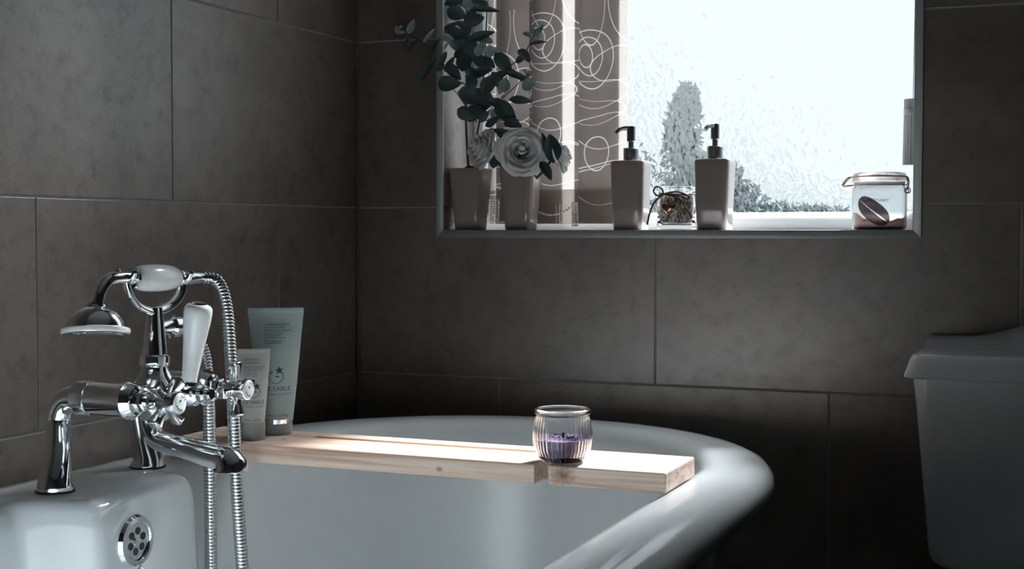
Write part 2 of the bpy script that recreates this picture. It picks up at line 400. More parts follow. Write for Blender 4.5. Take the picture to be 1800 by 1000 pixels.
# ------------------------------------------------------------------ bathtub
BCX, BA = .4625, .4125; BYF, BYN = -.1315-BA, -1.65+BA; RZ = .600
bath = thing('bathtub', 'white roll-top bath standing along the tiled wall under the window', 'bathtub', (BCX, (BYF+BYN)/2, 0))
PROF = [(.115, -.600), (.105, -.40), (.085, -.20), (.062, -.075), (.045, -.058), (.020, -.054), (.006, -.045), (.0, -.030), (.003, -.017), (.011, -.007), (.024, -.0015), (.040, 0), (.062, -.0002), (.078, -.0015),
        (.089, -.006), (.098, -.016), (.104, -.036), (.109, -.10), (.116, -.18), (.130, -.27), (.152, -.35), (.185, -.40), (.235, -.425), (.30, -.435)]
PADX = {12: .120, 13: .150, 14: .1675, 15: .1755, 16: .180, 17: .184, 18: .190, 19: .196, 20: .203, 21: .212}
NS, NA = 110, 56
def bath_ring(i):
    s, h = PROF[i]; ring = []; r = BA-s
    for j in range(NA): t = math.pi*j/NA; ring.append([BCX+r*math.cos(t), BYF+r*math.sin(t)])
    for j in range(NS):
        y = BYF+(BYN-BYF)*j/NS; x = BCX-r
        if i in PADX:
            w = smooth(-.802, -.824, y)*smooth(-1.045, -.995, y)
            x = x+(.05+PADX[i]-x)*w
        ring.append([x, y])
    for j in range(NA): t = math.pi+math.pi*j/NA; ring.append([BCX+r*math.cos(t), BYN+r*math.sin(t)])
    for j in range(NS): ring.append([BCX+r, BYN+(BYF-BYN)*j/NS])
    return [(x, y, RZ+h) for x, y in ring]
bb = B().loft([bath_ring(i) for i in range(len(PROF))])
tub = bb.obj('tub', ENAMEL, bath, smooth=60)
# overflow on the tap pad
oc = at(239, 951, 0, .234)
ov = B().lathe(oc-V((.004, 0, 0)), (1, 0, 0), [(.030, 0), (.0305, .003), (.028, .0075), (.0225, .0085), (.0215, .004), (.0195, .0035), (.0195, .001)], 40).obj('overflow_plate', CHROME, bath)
B().lathe(oc-V((.003, 0, 0)), (1, 0, 0), [(.0195, 0), (.0195, .0042)], 32).obj('grille', CHROME, ov)
for k in range(6):
    t = R(60*k+20); c = oc+V((.0012, .0118*math.cos(t), .0118*math.sin(t)))
    B().lathe(c, (1, 0, 0), [(.0044, 0), (.0044, .0005)], 18).obj('hole', BLACK, ov)
B().lathe(oc+V((.0012, 0, 0)), (1, 0, 0), [(.0055, 0), (.005, .002), (.002, .003)], 18).obj('screw', CHROME, ov)
ring = [oc+V((.006, .004*math.cos(a*.5), -.033+.005*math.sin(a*.5))) for a in range(14)]
B().tube(ring, .0011, 6).obj('plug_chain_ring', CHROME, ov)

# ------------------------------------------------------------------ bath shower mixer
Y1, Y2, YC, ZB = -.955, -.810, -.8825, .705
mx = thing('bath_mixer_tap', 'chrome bath shower mixer with cross handles on the rim of the bath', 'tap', (.215, YC, RZ))
def leg(base, y):
    p = smoothpath([base, (base[0], base[1], .612), (base[0]-.006, base[1]*.5+y*.5, .642), (.1355, y, .672), (.1385, y, .690), (.150, y, .7025), (.170, y, ZB)], 8)
    rad = [lerpl([.0214, .0198, .0178, .0158, .0146, .0139, .0136, .0136, .0138, .0140, .0142], i/(len(p)-1)) for i in range(len(p))]
    l = B().tube(p, rad, 28).obj('leg', CHROME, mx, smooth=50)
    B().lathe((base[0], base[1], RZ-.001), (0, 0, 1), [(.0222, 0), (.0222, .0028)], 28).obj('gasket', BLACK, l)
leg((.152, -.981, RZ+.001), Y1); leg((.145, -.804, RZ+.001), Y2)
for y in (Y1, Y2):
    bar = B().lathe((.184, y, ZB), (1, 0, 0), [(.0185, 0), (.0192, .003), (.0192, .046), (.0215, .050), (.0222, .054), (.0205, .058), (.0165, .064), (.011, .066)], 32).obj('barrel', CHROME, mx, smooth=30)
    B().lathe((.163, y, ZB), (1, 0, 0), [(.0175, 0), (.0204, .002), (.0204, .021), (.0185, .023)], 8, phase=R(22)).obj('union_nut', SATIN, mx, smooth=20, bevel=.0012)
    B().lathe((.249, y, ZB), (1, 0, 0), [(.0115, 0), (.0125, .001), (.0125, .010), (.0110, .012)], 6, phase=R(10)).obj('bonnet_nut', CHROME, bar, smooth=20, bevel=.001)
    B().lathe((.260, y, ZB), (1, 0, 0), [(.0085, 0), (.0075, .004), (.0095, .006), (.0095, .010), (.0065, .013), (.0065, .024)], 24).obj('stem', CHROME, bar)
def cross_handle(y, rot, xo):
    bb = B()
    bb.lathe((xo, y, ZB), (1, 0, 0), [(.007, -.022), (.0098, -.018), (.0105, -.008), (.0112, -.006), (.0112, -.004), (.0122, -.003), (.0122, .000), (.0132, .001), (.0132, .006), (.0128, .0075), (.0118, .0078)], 32)
    h = bb.obj('cross_handle', CHROME, mx)
    for k in range(4):
        a = R(rot+90*k); d = V((0, math.cos(a), math.sin(a))); e = V((0, -math.sin(a), math.cos(a))); c = V((xo-.010, y, ZB))
        rings = []
        for s, wdt, th in ((.007, .0042, .0036), (.018, .0048, .0042), (.030, .0066, .0062), (.0325, .0066, .0062), (.0335, .0055, .005)):
            rings.append([c+d*s+e*wdt*u+V((th*v, 0, 0)) for u, v in ((-1, -1), (1, -1), (1, 1), (-1, 1))])
        B().loft(rings).obj('spoke', CHROME, h, bevel=.001)
    ds = B().lathe((xo+.0065, y, ZB), (1, 0, 0), [(.0116, 0), (.0116, .0018), (.0105, .0026), (.006, .0032), (.0001, .0034)], 32).obj('index_disc', PORC, h)
    mk = B()
    for rr, a0, n in ((.0082, 25, 3), (.0078, 200, 4), (.0030, 100, 2)):
        for k in range(n):
            a = R(a0+24*k); c = V((xo+.0098, y, ZB)); d = V((0, math.cos(a), math.sin(a))); e = V((0, -math.sin(a), math.cos(a)))
            q = [c+d*rr+d*.0013*u+e*.0006*v for u, v in ((-1, -1), (1, -1), (1, 1), (-1, 1))]
            mk.loft([q, [p+V((.0002, 0, 0)) for p in q]])
    mk.obj('index_print', INK, h, smooth=0)
cross_handle(Y1, 45, .297); cross_handle(Y2, 4, .291)
# centre body, collar, column
cx = .217
B().tube([(cx+.004, Y1+.012, ZB), (cx+.004, Y2-.012, ZB)], .0135, 24).obj('cross_tube', CHROME, mx)
B().lathe((cx, YC, 0), (0, 0, 1), [(.0140, .672), (.020, .676), (.0255, .690), (.0280, .704), (.0265, .716), (.0205, .726), (.0165, .732), (.0155, .737)], 32).obj('body', CHROME, mx)
B().lathe((cx, YC, 0), (0, 0, 1), [(.0155, .736), (.0188, .738), (.0188, .749), (.0160, .751)], 8).obj('collar_nut', CHROME, mx, smooth=20, bevel=.001)
B().lathe((cx, YC, 0), (0, 0, 1), [(.0145, .750), (.0140, .758), (.0112, .785), (.0092, .806)], 28).obj('column', CHROME, mx)
# hose outlet on the column
B().lathe((cx, YC+.006, .782), (0, 1, 0), [(.0095, 0), (.0090, .010), (.0105, .020), (.0142, .022), (.0142, .034), (.0105, .036), (.0100, .046)], 24).obj('hose_outlet', CHROME, mx)
# diverter with porcelain lever
B().lathe((cx+.018, YC, ZB+.002), (1, 0, 0), [(.0125, 0), (.0125, .010), (.0150, .014), (.0158, .026), (.0150, .040), (.0105, .046), (.0105, .052), (.0080, .055), (.0078, .060), (.006, .062)], 28).obj('diverter', CHROME, mx)
l0 = at(331, 683, 1, YC-.004); l1 = at(350, 534, 1, YC-.004); ld = l1-l0; L = ld.length
lv = B().lathe(l0, ld, [(.0090, .008), (.0092, .016), (.0105, .030), (.0130, L*.55), (.0160, L*.80), (.0166, L*.90), (.0160, L*.955), (.0135, L*.985), (.0085, L)], 32).obj('diverter_lever', PORC, mx, smooth=60)
lv['label'] = 'white porcelain lever'
B().lathe(l0, ld, [(.0085, -.004), (.0112, .002), (.0115, .006), (.0100, .009)], 28).obj('lever_socket', CHROME, lv)
B().lathe(l0, ld, [(.0090, L-.001), (.0085, L+.0012), (.005, L+.0022)], 24).obj('lever_cap', CHROME, lv)
# spout
sp = smoothpath([at(262, 728, 1, YC), at(265, 752, 1, YC), at(277, 772, 1, YC), at(303, 781, 1, YC), at(342, 792, 1, YC), at(374, 801, 1, YC), at(396, 808, 1, YC), at(405, 820, 1, YC), at(406, 827, 1, YC)], 8)
srad = [lerpl([.0135, .0130, .0125, .0125, .0132, .0150, .0170, .0195, .0205], i/(len(sp)-1)) for i in range(len(sp))]
spo = B().tube(sp, srad, 28).obj('spout', CHROME, mx, smooth=60)
# cradle for the handset
HX = cx
def hp(px, py): return at(px, py, 0, HX)
cr = B().tube(smoothpath([hp(222, 494), hp(227, 516), hp(244, 537), hp(271, 546), hp(298, 537), hp(315, 518), hp(321, 494)], 8), .0045, 16, flat=1.5).obj('cradle', CHROME, mx)
for px in (222, 321):
    q = hp(px, 494)
    for sx in (-1, 1):
        B().tube(smoothpath([q-V((0, 0, .003)), q+V((sx*.009, 0, .003)), q+V((sx*.0125, 0, .013))], 5), [.0038]*10+[.0030], 12).obj('prong', CHROME, cr)

# ------------------------------------------------------------------ shower handset with hose
hc0, hc1 = hp(235, 489), hp(312, 488)
hd = (hc1-hc0).normalized(); HL = (hc1-hc0).length
hs = thing('shower_handset', 'chrome handset with white porcelain grip resting on the tap cradle', 'shower head', hc0)
B().lathe(hc0, hd, [(.0080, 0), (.0115, .003), (.0148, HL*.16), (.0160, HL*.32), (.0163, HL*.5), (.0158, HL*.68), (.0140, HL*.86), (.0110, HL*.96), (.0085, HL)], 36).obj('grip', PORC, hs, smooth=60)['label'] = 'white porcelain grip'
B().lathe(hc0-hd*.006, hd, [(.0085, 0), (.0118, .001), (.0128, .004), (.0118, .007), (.0105, .009)], 28).obj('collar', CHROME, hs)
B().lathe(hc1-hd*.003, hd, [(.0095, 0), (.0112, .002), (.0112, .005), (.0085, .007), (.0085, .011), (.0100, .013), (.0100, .046), (.0088, .050)], 28).obj('ferrule', CHROME, hs)
np_ = smoothpath([hc0-hd*.003, hp(210, 488), hp(190, 493), hp(178, 510), hp(173, 528), hp(171, 546)], 8)
B().tube(np_, [lerpl([.0080, .0072, .0068, .0066, .0064, .0066], i/(len(np_)-1)) for i in range(len(np_))], 24).obj('neck', CHROME, hs, smooth=60)
rc = hp(168, 584); RA = (-.10, .14, 1)
B().lathe(rc, RA, [(.0325, .003), (.0312, .009), (.0290, .0145), (.0250, .0200), (.0190, .0245), (.0140, .0270), (.0115, .0280), (.0110, .0305), (.0085, .0310), (.0082, .0335), (.0065, .0345)], 44).obj('rose', CHROME, hs, smooth=40)
B().lathe(rc, RA, [(.0350, -.0020), (.0372, -.0014), (.0380, .0010), (.0374, .0034), (.0358, .0044), (.0315, .0046)], 44).obj('rose_ring', PORC, hs)['label'] = 'white ring round the spray face'
B().lathe(rc, RA, [(.020, -.0050), (.0330, -.0044), (.0350, -.003), (.0352, .001)], 44).obj('spray_face', CHROME, hs)
YH = -.778
hose_pts = [hc1+hd*.044, at(373, 489, 1, -.781), at(385, 498, 1, YH), at(394, 520, 1, YH), at(400, 552, 1, YH), at(404, 600, 1, YH), at(408, 660, 1, YH), at(411, 730, 1, YH), at(414, 810, 1, YH), at(418, 890, 1, YH), at(424, 975, 1, YH)]
e = at(427, 1020, 1, YH)
s1 = [at(370, 1020, 1, -.776), at(370, 960, 1, -.776), at(369.5, 880, 1, -.776), at(369, 800, 1, -.776), at(367, 715, 1, -.776), at(363, 645, 1, -.779), at(355, 612, 1, -.787), at(343, 594, 1, -.80)]
loop = [e+V((0, 0, 0)), e+V((.004, -.004, -.055)), (e+s1[0])*.5+V((0, -.008, -.100)), s1[0]+V((-.002, -.006, -.055))]
hose_pts += loop + s1 + [V((cx+.001, YC+.062, .7818)), V((cx, YC+.048, .782))]
path = smoothpath(hose_pts, 60)
# resample evenly, corrugated
acc = [0]
for a, c in zip(path[:-1], path[1:]): acc.append(acc[-1]+(c-a).length)
PITCH, STEP = .0043, .0043/5; nstep = int(acc[-1]/STEP); pts = []; k = 0
for i in range(nstep+1):
    s = i*acc[-1]/nstep
    while k < len(acc)-2 and acc[k+1] < s: k += 1
    t = (s-acc[k])/max(1e-9, acc[k+1]-acc[k]); pts.append(path[k].lerp(path[k+1], t))
rad = [(.0074, .0082, .0084, .0084, .0082)[i % 5] for i in range(len(pts))]
B().tube(pts, rad, 16).obj('hose', CHROME, hs, smooth=50)

# ------------------------------------------------------------------ bath board
BX0, BX1, BY0, BY1, BZ0, BZ1 = .118, .797, -.7255, -.600, .6000, .6235
def boolean(o, cutter, op='DIFFERENCE'):
    md = o.modifiers.new('cut', 'BOOLEAN'); md.object = cutter; md.operation = op; md.solver = 'EXACT'
    bpy.context.view_layer.update(); dg = bpy.context.evaluated_depsgraph_get()
    me = bpy.data.meshes.new_from_object(o.evaluated_get(dg)); o.modifiers.clear(); o.data = me
    bpy.data.objects.remove(cutter)
board = B().box(BX0, BY0, BZ0, BX1, BY1, BZ1).obj('bath_board', PINE, smooth=0, bevel=.0022, seg=2)
tag(board, 'pale pine bath board laid across the tub', 'bath board')
boolean(board, B().box(.289, -.6460, .609, .636, -.6315, .64).obj('cutter', PINE, smooth=0))
nb = [(.637, -.75), (.655, -.75), (.655, -.703)]+[(.660+.0165*math.cos(R(a)), -.682+.0165*math.sin(R(a))) for a in range(-115, 245, 15)][0:21]+[(.637, -.700)]
boolean(board, B().loft([[(x, y, .59) for x, y in nb], [(x, y, .64) for x, y in nb]]).obj('cutter', PINE, smooth=0))

# ------------------------------------------------------------------ cosmetic tubes
def textmesh(s, size, spacing=1.0):
    cu = bpy.data.curves.new('t', 'FONT'); cu.body = s; cu.size = size; cu.space_character = spacing; cu.resolution_u = 3
    ob = bpy.data.objects.new('t', cu); col.objects.link(ob); bpy.context.view_layer.update()
    me = bpy.data.meshes.new_from_object(ob.evaluated_get(bpy.context.evaluated_depsgraph_get()))
    vs_ = [v.co.copy() for v in me.vertices]; fs = [tuple(p.vertices) for p in me.polygons]
    bpy.data.objects.remove(ob); bpy.data.meshes.remove(me); return vs_, fs
def cosmetic(label, base, yaw, H, a0, a1, capH, capR, capmat, bodymat, band, lines, logo):
    t = thing('cosmetic_tube', label, 'cosmetic tube', base, 'cosmetic tubes on the bath board')
    base = V(base); ex = V((math.cos(yaw), math.sin(yaw), 0)); ey = V((math.sin(yaw), -math.cos(yaw), 0))   # ey points at the viewer
    crimp = H*.035; n = 48
    def ab(h):
        s = max(0, min(1, (h-capH)/(H-crimp-capH)))
        return a0+(a1-a0)*s**.9, max(.0011, capR*.96*(1-s**1.7))
    def ring(a, b_, h): return [base+ex*(a*math.cos(2*math.pi*j/n))+ey*(b_*math.sin(2*math.pi*j/n))+V((0, 0, h)) for j in range(n)]
    rings = [ring(*ab(capH+(H-crimp-capH)*i/24), capH+(H-crimp-capH)*i/24) for i in range(25)]
    tb = B().loft(rings).obj('tube_body', bodymat, t, smooth=60)
    q = [(-1, -1), (1, -1), (1, 1), (-1, 1)]
    B().loft([[base+ex*(a1*1.005*u)+ey*(.0013*v)+V((0, 0, h)) for u, v in q] for h in (H-crimp-.0005, H)]).obj('crimped_end', bodymat, t, bevel=.0004)
    B().lathe(base, (0, 0, 1), [(capR*.94, 0), (capR*.98, .0015), (capR, capH-.003), (capR*.985, capH)], 40, mod=lambda th, h: 1.0).obj('cap', capmat, t)
    if band: B().lathe(base, (0, 0, 1), [(capR*.99, capH-.0005), (capR*1.012, capH), (capR*1.012, capH+.0055), (capR*.99, capH+.006)], 40).obj('silver_band', CHROME, t)
    def surf(u, h, lift=.0003):
        a, b_ = ab(h); k = max(-.98, min(.98, u/a)); return base+ex*u+ey*(b_*math.sqrt(1-k*k)+lift)+V((0, 0, h))
    pr = B()
    for s, size, u, h, spc in lines:
        size *= .86*(.80 if h > H*.68 else 1); u = u*.95-.0015
        vs_, fs = textmesh(s, size, spc); pr.add([surf(u+p.x, h+p.y) for p in vs_], fs)
    lu, lh, lr = logo
    for rr, w in ((lr, .06), (lr*.88, .035)):
        pts_ = [[surf(lu+(rr+lr*w*s)*math.cos(R(x))+(lr*.06 if rr < lr else 0), lh+(rr+lr*w*s)*math.sin(R(x))) for x in range(-235, 40, 9)] for s in (-.5, .5)]
        m_ = len(pts_[0]); pr.add(pts_[0]+pts_[1], [(i, i+1, m_+i+1, m_+i) for i in range(m_-1)])
    star = [(lr*(.62 if i % 2 == 0 else .26)*math.cos(R(90+36*i+8)), lr*(.62 if i % 2 == 0 else .26)*math.sin(R(90+36*i+8))) for i in range(10)]
    pr.add([surf(lu+lr*.45+x, lh+lr*.80+y) for x, y in star]+[surf(lu+lr*.45, lh+lr*.8)], [(i, (i+1) % 10, 10) for i in range(10)])
    for ca, cu_, ch, ln in ((60, -.72, .25, .55), (-12, -.10, .02, .62)):
        d = V((math.cos(R(ca)), math.sin(R(ca)))); e_ = V((-d.y, d.x))
        out_ = [(0, 0), (.3, .16), (.65, .14), (1, 0), (.65, -.14), (.3, -.16)]
        pr.add([surf(lu+lr*cu_+lr*ln*(x*d.x+y*e_.x), lh+lr*ch+lr*ln*(x*d.y+y*e_.y)) for x, y in out_], [(0, 1, 2, 3, 4, 5)])
    p = pr.obj('lettering', INK, tb, smooth=0); p['label'] = 'dark printed wording and ring emblem'; p['kind'] = 'stuff'
    return t
TUBEB = speckle('blue_green_tube', (.36, .47, .48), .42, 60, .03)
TUBEC = speckle('blue_green_cap', (.27, .36, .37), .40, 60, .04)
TUBEG = speckle('pale_grey_tube', (.50, .53, .51), .42, 60, .03)
TUBEGC = mat('clear_grey_cap', (.34, .36, .36), .30, Transmission_Weight=.25)
cosmetic('tall blue-green squeeze tube standing on its cap with a silver band', (.2255, -.6325, BZ1), .55, .170, .0215, .0370, .0155, .0215, TUBEC, TUBEB, True,
         [('CLEANSE & POLISH™', .0056, -.0150, .1465, .92), ('HOT CLOTH CLEANSER', .0038, -.0150, .1430, .95), ('NATURALLY ACTIVE INGREDIENTS™', .0037, -.0150, .1390, .88),
          ('____________________', .0037, -.0150, .1388, .96),
          ('ROSEMARY, CHAMOMILE,', .0036, -.0150, .1348, .9), ('COCOA BUTTER AND', .0036, -.0150, .1320, .9), ('EUCALYPTUS ESSENTIAL OIL', .0036, -.0150, .1292, .9),
          ('Cleanses and gently exfoliates', .0037, -.0150, .1250, .88), ('for smoother, cleaner skin', .0037, -.0150, .1222, .88),
          ('LIZ EARLE', .0098, -.0175, .0600, 1.0), ('NATURALLY ACTIVE™', .0042, -.0170, .0540, 1.05), ('200mL ℮ 6.7 fl.oz', .0050, -.0110, .0255, .92)], (.0, .0790, .0098))
cosmetic('short pale grey squeeze tube with a clear cap in front of the taller tube', (.2255, -.689, BZ1), .58, .1190, .0150, .0228, .0235, .0160, TUBEGC, TUBEG, False,
         [('GENTLE FACE', .0046, -.0110, .1040, .95), ('EXFOLIATOR™', .0046, -.0110, .0998, .95), ('NATURALLY ACTIVE INGREDIENTS™', .0029, -.0110, .0950, .88), ('____________________', .0029, -.0110, .0948, .96),
          ('JOJOBA BEADS, COCOA BUTTER', .0028, -.0110, .0920, .86), ('AND CREAM WAXES', .0028, -.0110, .0896, .88), ('Gently buffs away dead', .0031, -.0110, .0864, .88), ('skin cells and impurities', .0031, -.0110, .0836, .88),
          ('LIZ EARLE', .0076, -.0128, .0480, .98), ('NATURALLY ACTIVE™', .0033, -.0126, .0436, 1.0), ('50mL ℮ 1.6 fl.oz', .0042, -.0095, .0260, .9)], (.0015, .0640, .0080))

# ------------------------------------------------------------------ candle
cc = at(986, 812, 2, BZ1); cc = V((cc.x, cc.y+.005, BZ1))
ca = thing('candle_jar', 'ribbed clear glass candle jar with purple wax on the bath board', 'candle', cc)
def ribs(t, h): return 1+.026*(abs(math.cos(t*21))-.5)*(1 if .006 < h < .052 else 0)
outer = [(.0215, .0008), (.0255, .002), (.0300, .008), (.0335, .016), (.0353, .027), (.0352, .037), (.0335, .048), (.0318, .0535), (.0312, .0555), (.0335, .0575), (.0342, .0600), (.0336, .0625), (.0322, .0635)]
inner = [(.0300, .0630), (.0290, .0570), (.0300, .0500), (.0318, .038), (.0318, .027), (.0300, .016), (.0265, .0085), (.0150, .0060)]
B().lathe(cc, (0, 0, 1), outer+inner, 168, mod=ribs).obj('glass_jar', GLASS, ca, smooth=50)
WAX = speckle('purple_wax', (.065, .007, .090), .6, 150, .3)
B().lathe(cc, (0, 0, 1), [(.0140, .0068), (.0258, .0093), (.0293, .0168), (.0312, .0275), (.029, .0280), (.010, .0276), (.0001, .0276)], 48).obj('wax', WAX, ca, smooth=50)
B().tube([cc+V((0, 0, .026)), cc+V((.0004, 0, .031)), cc+V((.0014, 0, .034))], .0008, 6).obj('wick', INK, ca)
rnd = random.Random(4); cb = B()
for k in range(46):
    t = rnd.uniform(0, 6.283); r_ = .029*math.sqrt(rnd.random()); s = rnd.uniform(.0009, .002)
    cb.lathe(cc+V((r_*math.cos(t), r_*math.sin(t), .0266)), (rnd.gauss(0, .3), rnd.gauss(0, .3), 1), [(s, 0), (s*.8, s*1.2), (s*.2, s*1.8)], 6)
cb.obj('wax_crumbs', WAX, ca, smooth=0)['kind'] = 'stuff'

# ------------------------------------------------------------------ toilet cistern
tx0, tx1, tyf, tyb = 1.006, 1.440, -.205, -.012
ci = thing('toilet_cistern', 'pale ceramic toilet cistern with a curved lid against the back wall', 'toilet', ((tx0+tx1)/2, -.11, .40))
def rrect(x0, y0, x1, y1, r, z, k=6):
    out = []
    for (cx_, cy_, a0) in ((x1-r, y1-r, 0), (x0+r, y1-r, 90), (x0+r, y0+r, 180), (x1-r, y0+r, 270)):
        for i in range(k+1):
            a = R(a0+90*i/k); out.append((cx_+r*math.cos(a), cy_+r*math.sin(a), z))
    return out
rings = []
for s, z in ((.050, .4150), (.034, .4180), (.026, .4260), (.022, .4400), (.017, .50), (.010, .58), (.004, .65), (.0, .6840), (.0, .690)):
    rings.append(rrect(tx0+s, tyf+s*.6, tx1-s, tyb, .022, z))
B().loft(rings).obj('tank', CERAMIC, ci, smooth=50)
lx0, lx1, lyf, lyb = .995, 1.451, -.222, -.008
rings = [rrect(lx0+.004, lyf+.004, lx1-.004, lyb, .016, .6895), rrect(lx0, lyf, lx1, lyb, .018, .6915), rrect(lx0+.0005, lyf+.001, lx1-.0005, lyb, .018, .695), rrect(lx0+.007, lyf+.008, lx1-.007, lyb, .018, .716), rrect(lx0+.010, lyf+.011, lx1-.010, lyb, .018, .7215), rrect(lx0+.015, lyf+.016, lx1-.015, lyb, .016, .7240)]
lid = B().loft(rings, c1=False)
def lidtop(u, v):
    x = lx0+.015+(lx1-lx0-.03)*u; y = lyf+.016+(lyb-lyf-.016)*v
    e_ = min(u, 1-u)*(lx1-lx0-.03)
    dome = smooth(.05, .30, e_)*smooth(.30, 1.0, v)*.066
    back = smooth(.55, 1.0, v)*.0145
    return (x, y, .7238+dome+back)
lid.grid(lidtop, 40, 20)
def skirt(u, v): p = lidtop(u, 1.0); return (p[0], lyb, .70+(p[2]-.70)*v)
lid.grid(skirt, 40, 2)
lid.obj('lid', CERAMIC, ci, smooth=50)
B().box(1.10, -.175, .30, 1.34, -.02, .4165).obj('pan_back', CERAMIC, ci, bevel=.03, seg=4)
B().loft([rrect(1.10, -.56, 1.34, -.06, .10, .0), rrect(1.10, -.56, 1.34, -.06, .10, .15), rrect(1.05, -.66, 1.39, -.04, .15, .36), rrect(1.045, -.665, 1.395, -.04, .155, .385)]).obj('pan', CERAMIC, ci, smooth=50)

# ------------------------------------------------------------------ sill: tumblers and dispensers
def rsq(c, half, z, pw=7.0, n=96):
    out = []
    for j in range(n):
        t = 2*math.pi*j/n; cs, sn = math.cos(t), math.sin(t); r_ = (abs(cs)**pw+abs(sn)**pw)**(-1/pw)*half
        out.append((c[0]+r_*cs, c[1]+r_*sn, z))
    return out
SZ = WZ0
def tumbler(label, x, y):
    t = thing('tumbler', label, 'tumbler', (x, y, SZ), 'taupe ceramic tumblers on the window sill')
    prof = [(.0215, 0), (.0232, .0015), (.0255, .03), (.0285, .065), (.0315, .100), (.0322, .1085), (.0316, .1100), (.0300, .1095), (.0272, .066), (.0240, .03), (.0215, .008)]
    B().loft([rsq((x, y), r_, SZ+h) for r_, h in prof]).obj('cup', TAUPE, t, smooth=50); return t
TX1, TX2, TY = .2095, .307, .040
tumbler('taupe ceramic tumbler in the recess corner holding the eucalyptus', TX1, TY)
tumbler('taupe ceramic tumbler holding the white roses', TX2, TY)
def dispenser(label, x, y, noz):
    t = thing('soap_dispenser', label, 'soap dispenser', (x, y, SZ), 'taupe soap dispensers on the window sill')
    prof = [(.0245, 0), (.0258, .0015), (.0274, .04), (.0290, .08), (.0300, .108), (.0300, .1145), (.0290, .1170), (.026, .1182), (.010, .1184)]
    B().loft([rsq((x, y), r_, SZ+h) for r_, h in prof]).obj('bottle', TAUPE, t, smooth=50)
    z = SZ+.118
    B().lathe((x, y, z), (0, 0, 1), [(.0128, -.0005), (.0132, .001), (.0132, .0205), (.0120, .022)], 32).obj('collar', DARKCHROME, t)
    B().lathe((x, y, z), (0, 0, 1), [(.0048, .021), (.0048, .034)], 20).obj('plunger', DARKCHROME, t)
    hd_ = B().lathe((x, y, z), (0, 0, 1), [(.0060, .033), (.0074, .034), (.0074, .0565), (.0068, .059), (.0045, .060)], 24).obj('pump_head', DARKCHROME, t)
    d = V(noz).normalized(); o_ = V((x, y, z+.0555))
    B().tube(smoothpath([o_, o_+d*.010+V((0, 0, .0005)), o_+d*.020-V((0, 0, .0020)), o_+d*.026-V((0, 0, .0080))], 6), [.0042]*8+[.0036]*11, 14).obj('nozzle', DARKCHROME, hd_)
D1, D2 = (.5105, .040), (.6570, .040)
dispenser('taupe soap dispenser with its nozzle turned towards the patterned blind', *D1, (-1, -.25, 0))
dispenser('taupe soap dispenser between the heart jar and the bath salts', *D2, (-.45, -1, 0))

# ------------------------------------------------------------------ small jar with twine and heart
JX, JY, JS = .5895, .046, 1.14
hj = thing('keepsake_jar', 'small glass jar with a brown cord bow and rose gold heart charm', 'jar', (JX, JY, SZ))
op = [(.0245, .0008), (.0292, .002), (.0298, .006), (.0290, .010), (.0278, .045), (.0265, .056), (.0255, .062), (.0275, .066), (.0278, .072), (.0268, .074)]
ip = [(.0245, .0735), (.0238, .064), (.0248, .055), (.0258, .045), (.0268, .012), (.0230, .008)]
B().lathe((JX, JY, SZ), (0, 0, 1), [(r_*JS, h) for r_, h in op+ip], 56).obj('glass', GLASS, hj, smooth=50)
def glitter_mat():
    m = mat('bronze_glitter', rough=.35, metal=.35); n = N(m); v_ = n.new('ShaderNodeTexVoronoi'); v_.inputs['Scale'].default_value = 520
    mp = n.new('ShaderNodeMapping'); mp.inputs['Scale'].default_value = (1, 1, .4); n.link(n.pos(), mp.inputs[0]); n.link(mp.outputs[0], v_.inputs['Vector'])
    sx = n.new('ShaderNodeSeparateXYZ'); n.link(v_.outputs['Color'], sx.inputs[0])
    n.link(n.ramp(sx.outputs[0], [(.15, (.14, .09, .07)), (.5, (.44, .33, .27)), (.9, (.95, .90, .85))]), n.b.inputs['Base Color']); n.link(n.bump(v_.outputs['Distance'], .8, .002), n.b.inputs['Normal']); return m
GLIT = glitter_mat()
B().lathe((JX, JY, SZ), (0, 0, 1), [(r_*JS, h) for r_, h in ((.0215, .0085), (.0262, .0125), (.0254, .044), (.0244, .054), (.0235, .058), (.0001, .059))], 40).obj('glitter_fill', GLIT, hj, smooth=50)
cord = B(); cz = SZ+.0605
ringp = [(JX+.0300*math.cos(R(a)), JY+.0300*math.sin(R(a)), cz+.001*math.sin(R(a*2))) for a in range(0, 361, 12)]
cord.tube(ringp, .0012, 8)
fy = JY-.0325
def jp(px, py, dy=0): return at(px, py, 1, fy+dy)
k0 = jp(1166, 341)
cord.tube(smoothpath([k0, jp(1156, 344, -.002), jp(1149, 336, -.003), jp(1154, 328, -.002), jp(1163, 331), k0], 6), .0016, 8)
cord.tube(smoothpath([k0, jp(1190, 337, -.002), jp(1210, 344, -.001), jp(1208, 349), jp(1190, 343), k0], 6), .0016, 8)
cord.tube(smoothpath([k0, jp(1150, 356, -.003), jp(1142, 375, -.004), jp(1137.5, 395, -.004)], 6), .0016, 8)
cord.tube(smoothpath([k0, jp(1190, 347, -.002), jp(1204, 362, -.003), jp(1216, 384, -.003)], 6), .0016, 8)
cord.obj('cord_bow', CORDM, hj, smooth=60)
hc = jp(1175, 366, -.003); hb = B(); HN = 40
def heart(t): return (16*math.sin(t)**3/17, (13*math.cos(t)-5*math.cos(2*t)-2*math.cos(3*t)-math.cos(4*t))/17)
hr = []
for s, dpt in ((.35, -.0050), (.72, -.0042), (.93, -.0012), (1.0, 0), (.93, .0022), (.72, .0042), (.35, .005)):
    hr.append([hc+V((heart(2*math.pi*j/HN)[0]*.0138*s, dpt, heart(2*math.pi*j/HN)[1]*.0138*s)) for j in range(HN)])
ch = hb.loft(hr).obj('heart_charm', COPPER, hj, smooth=70)
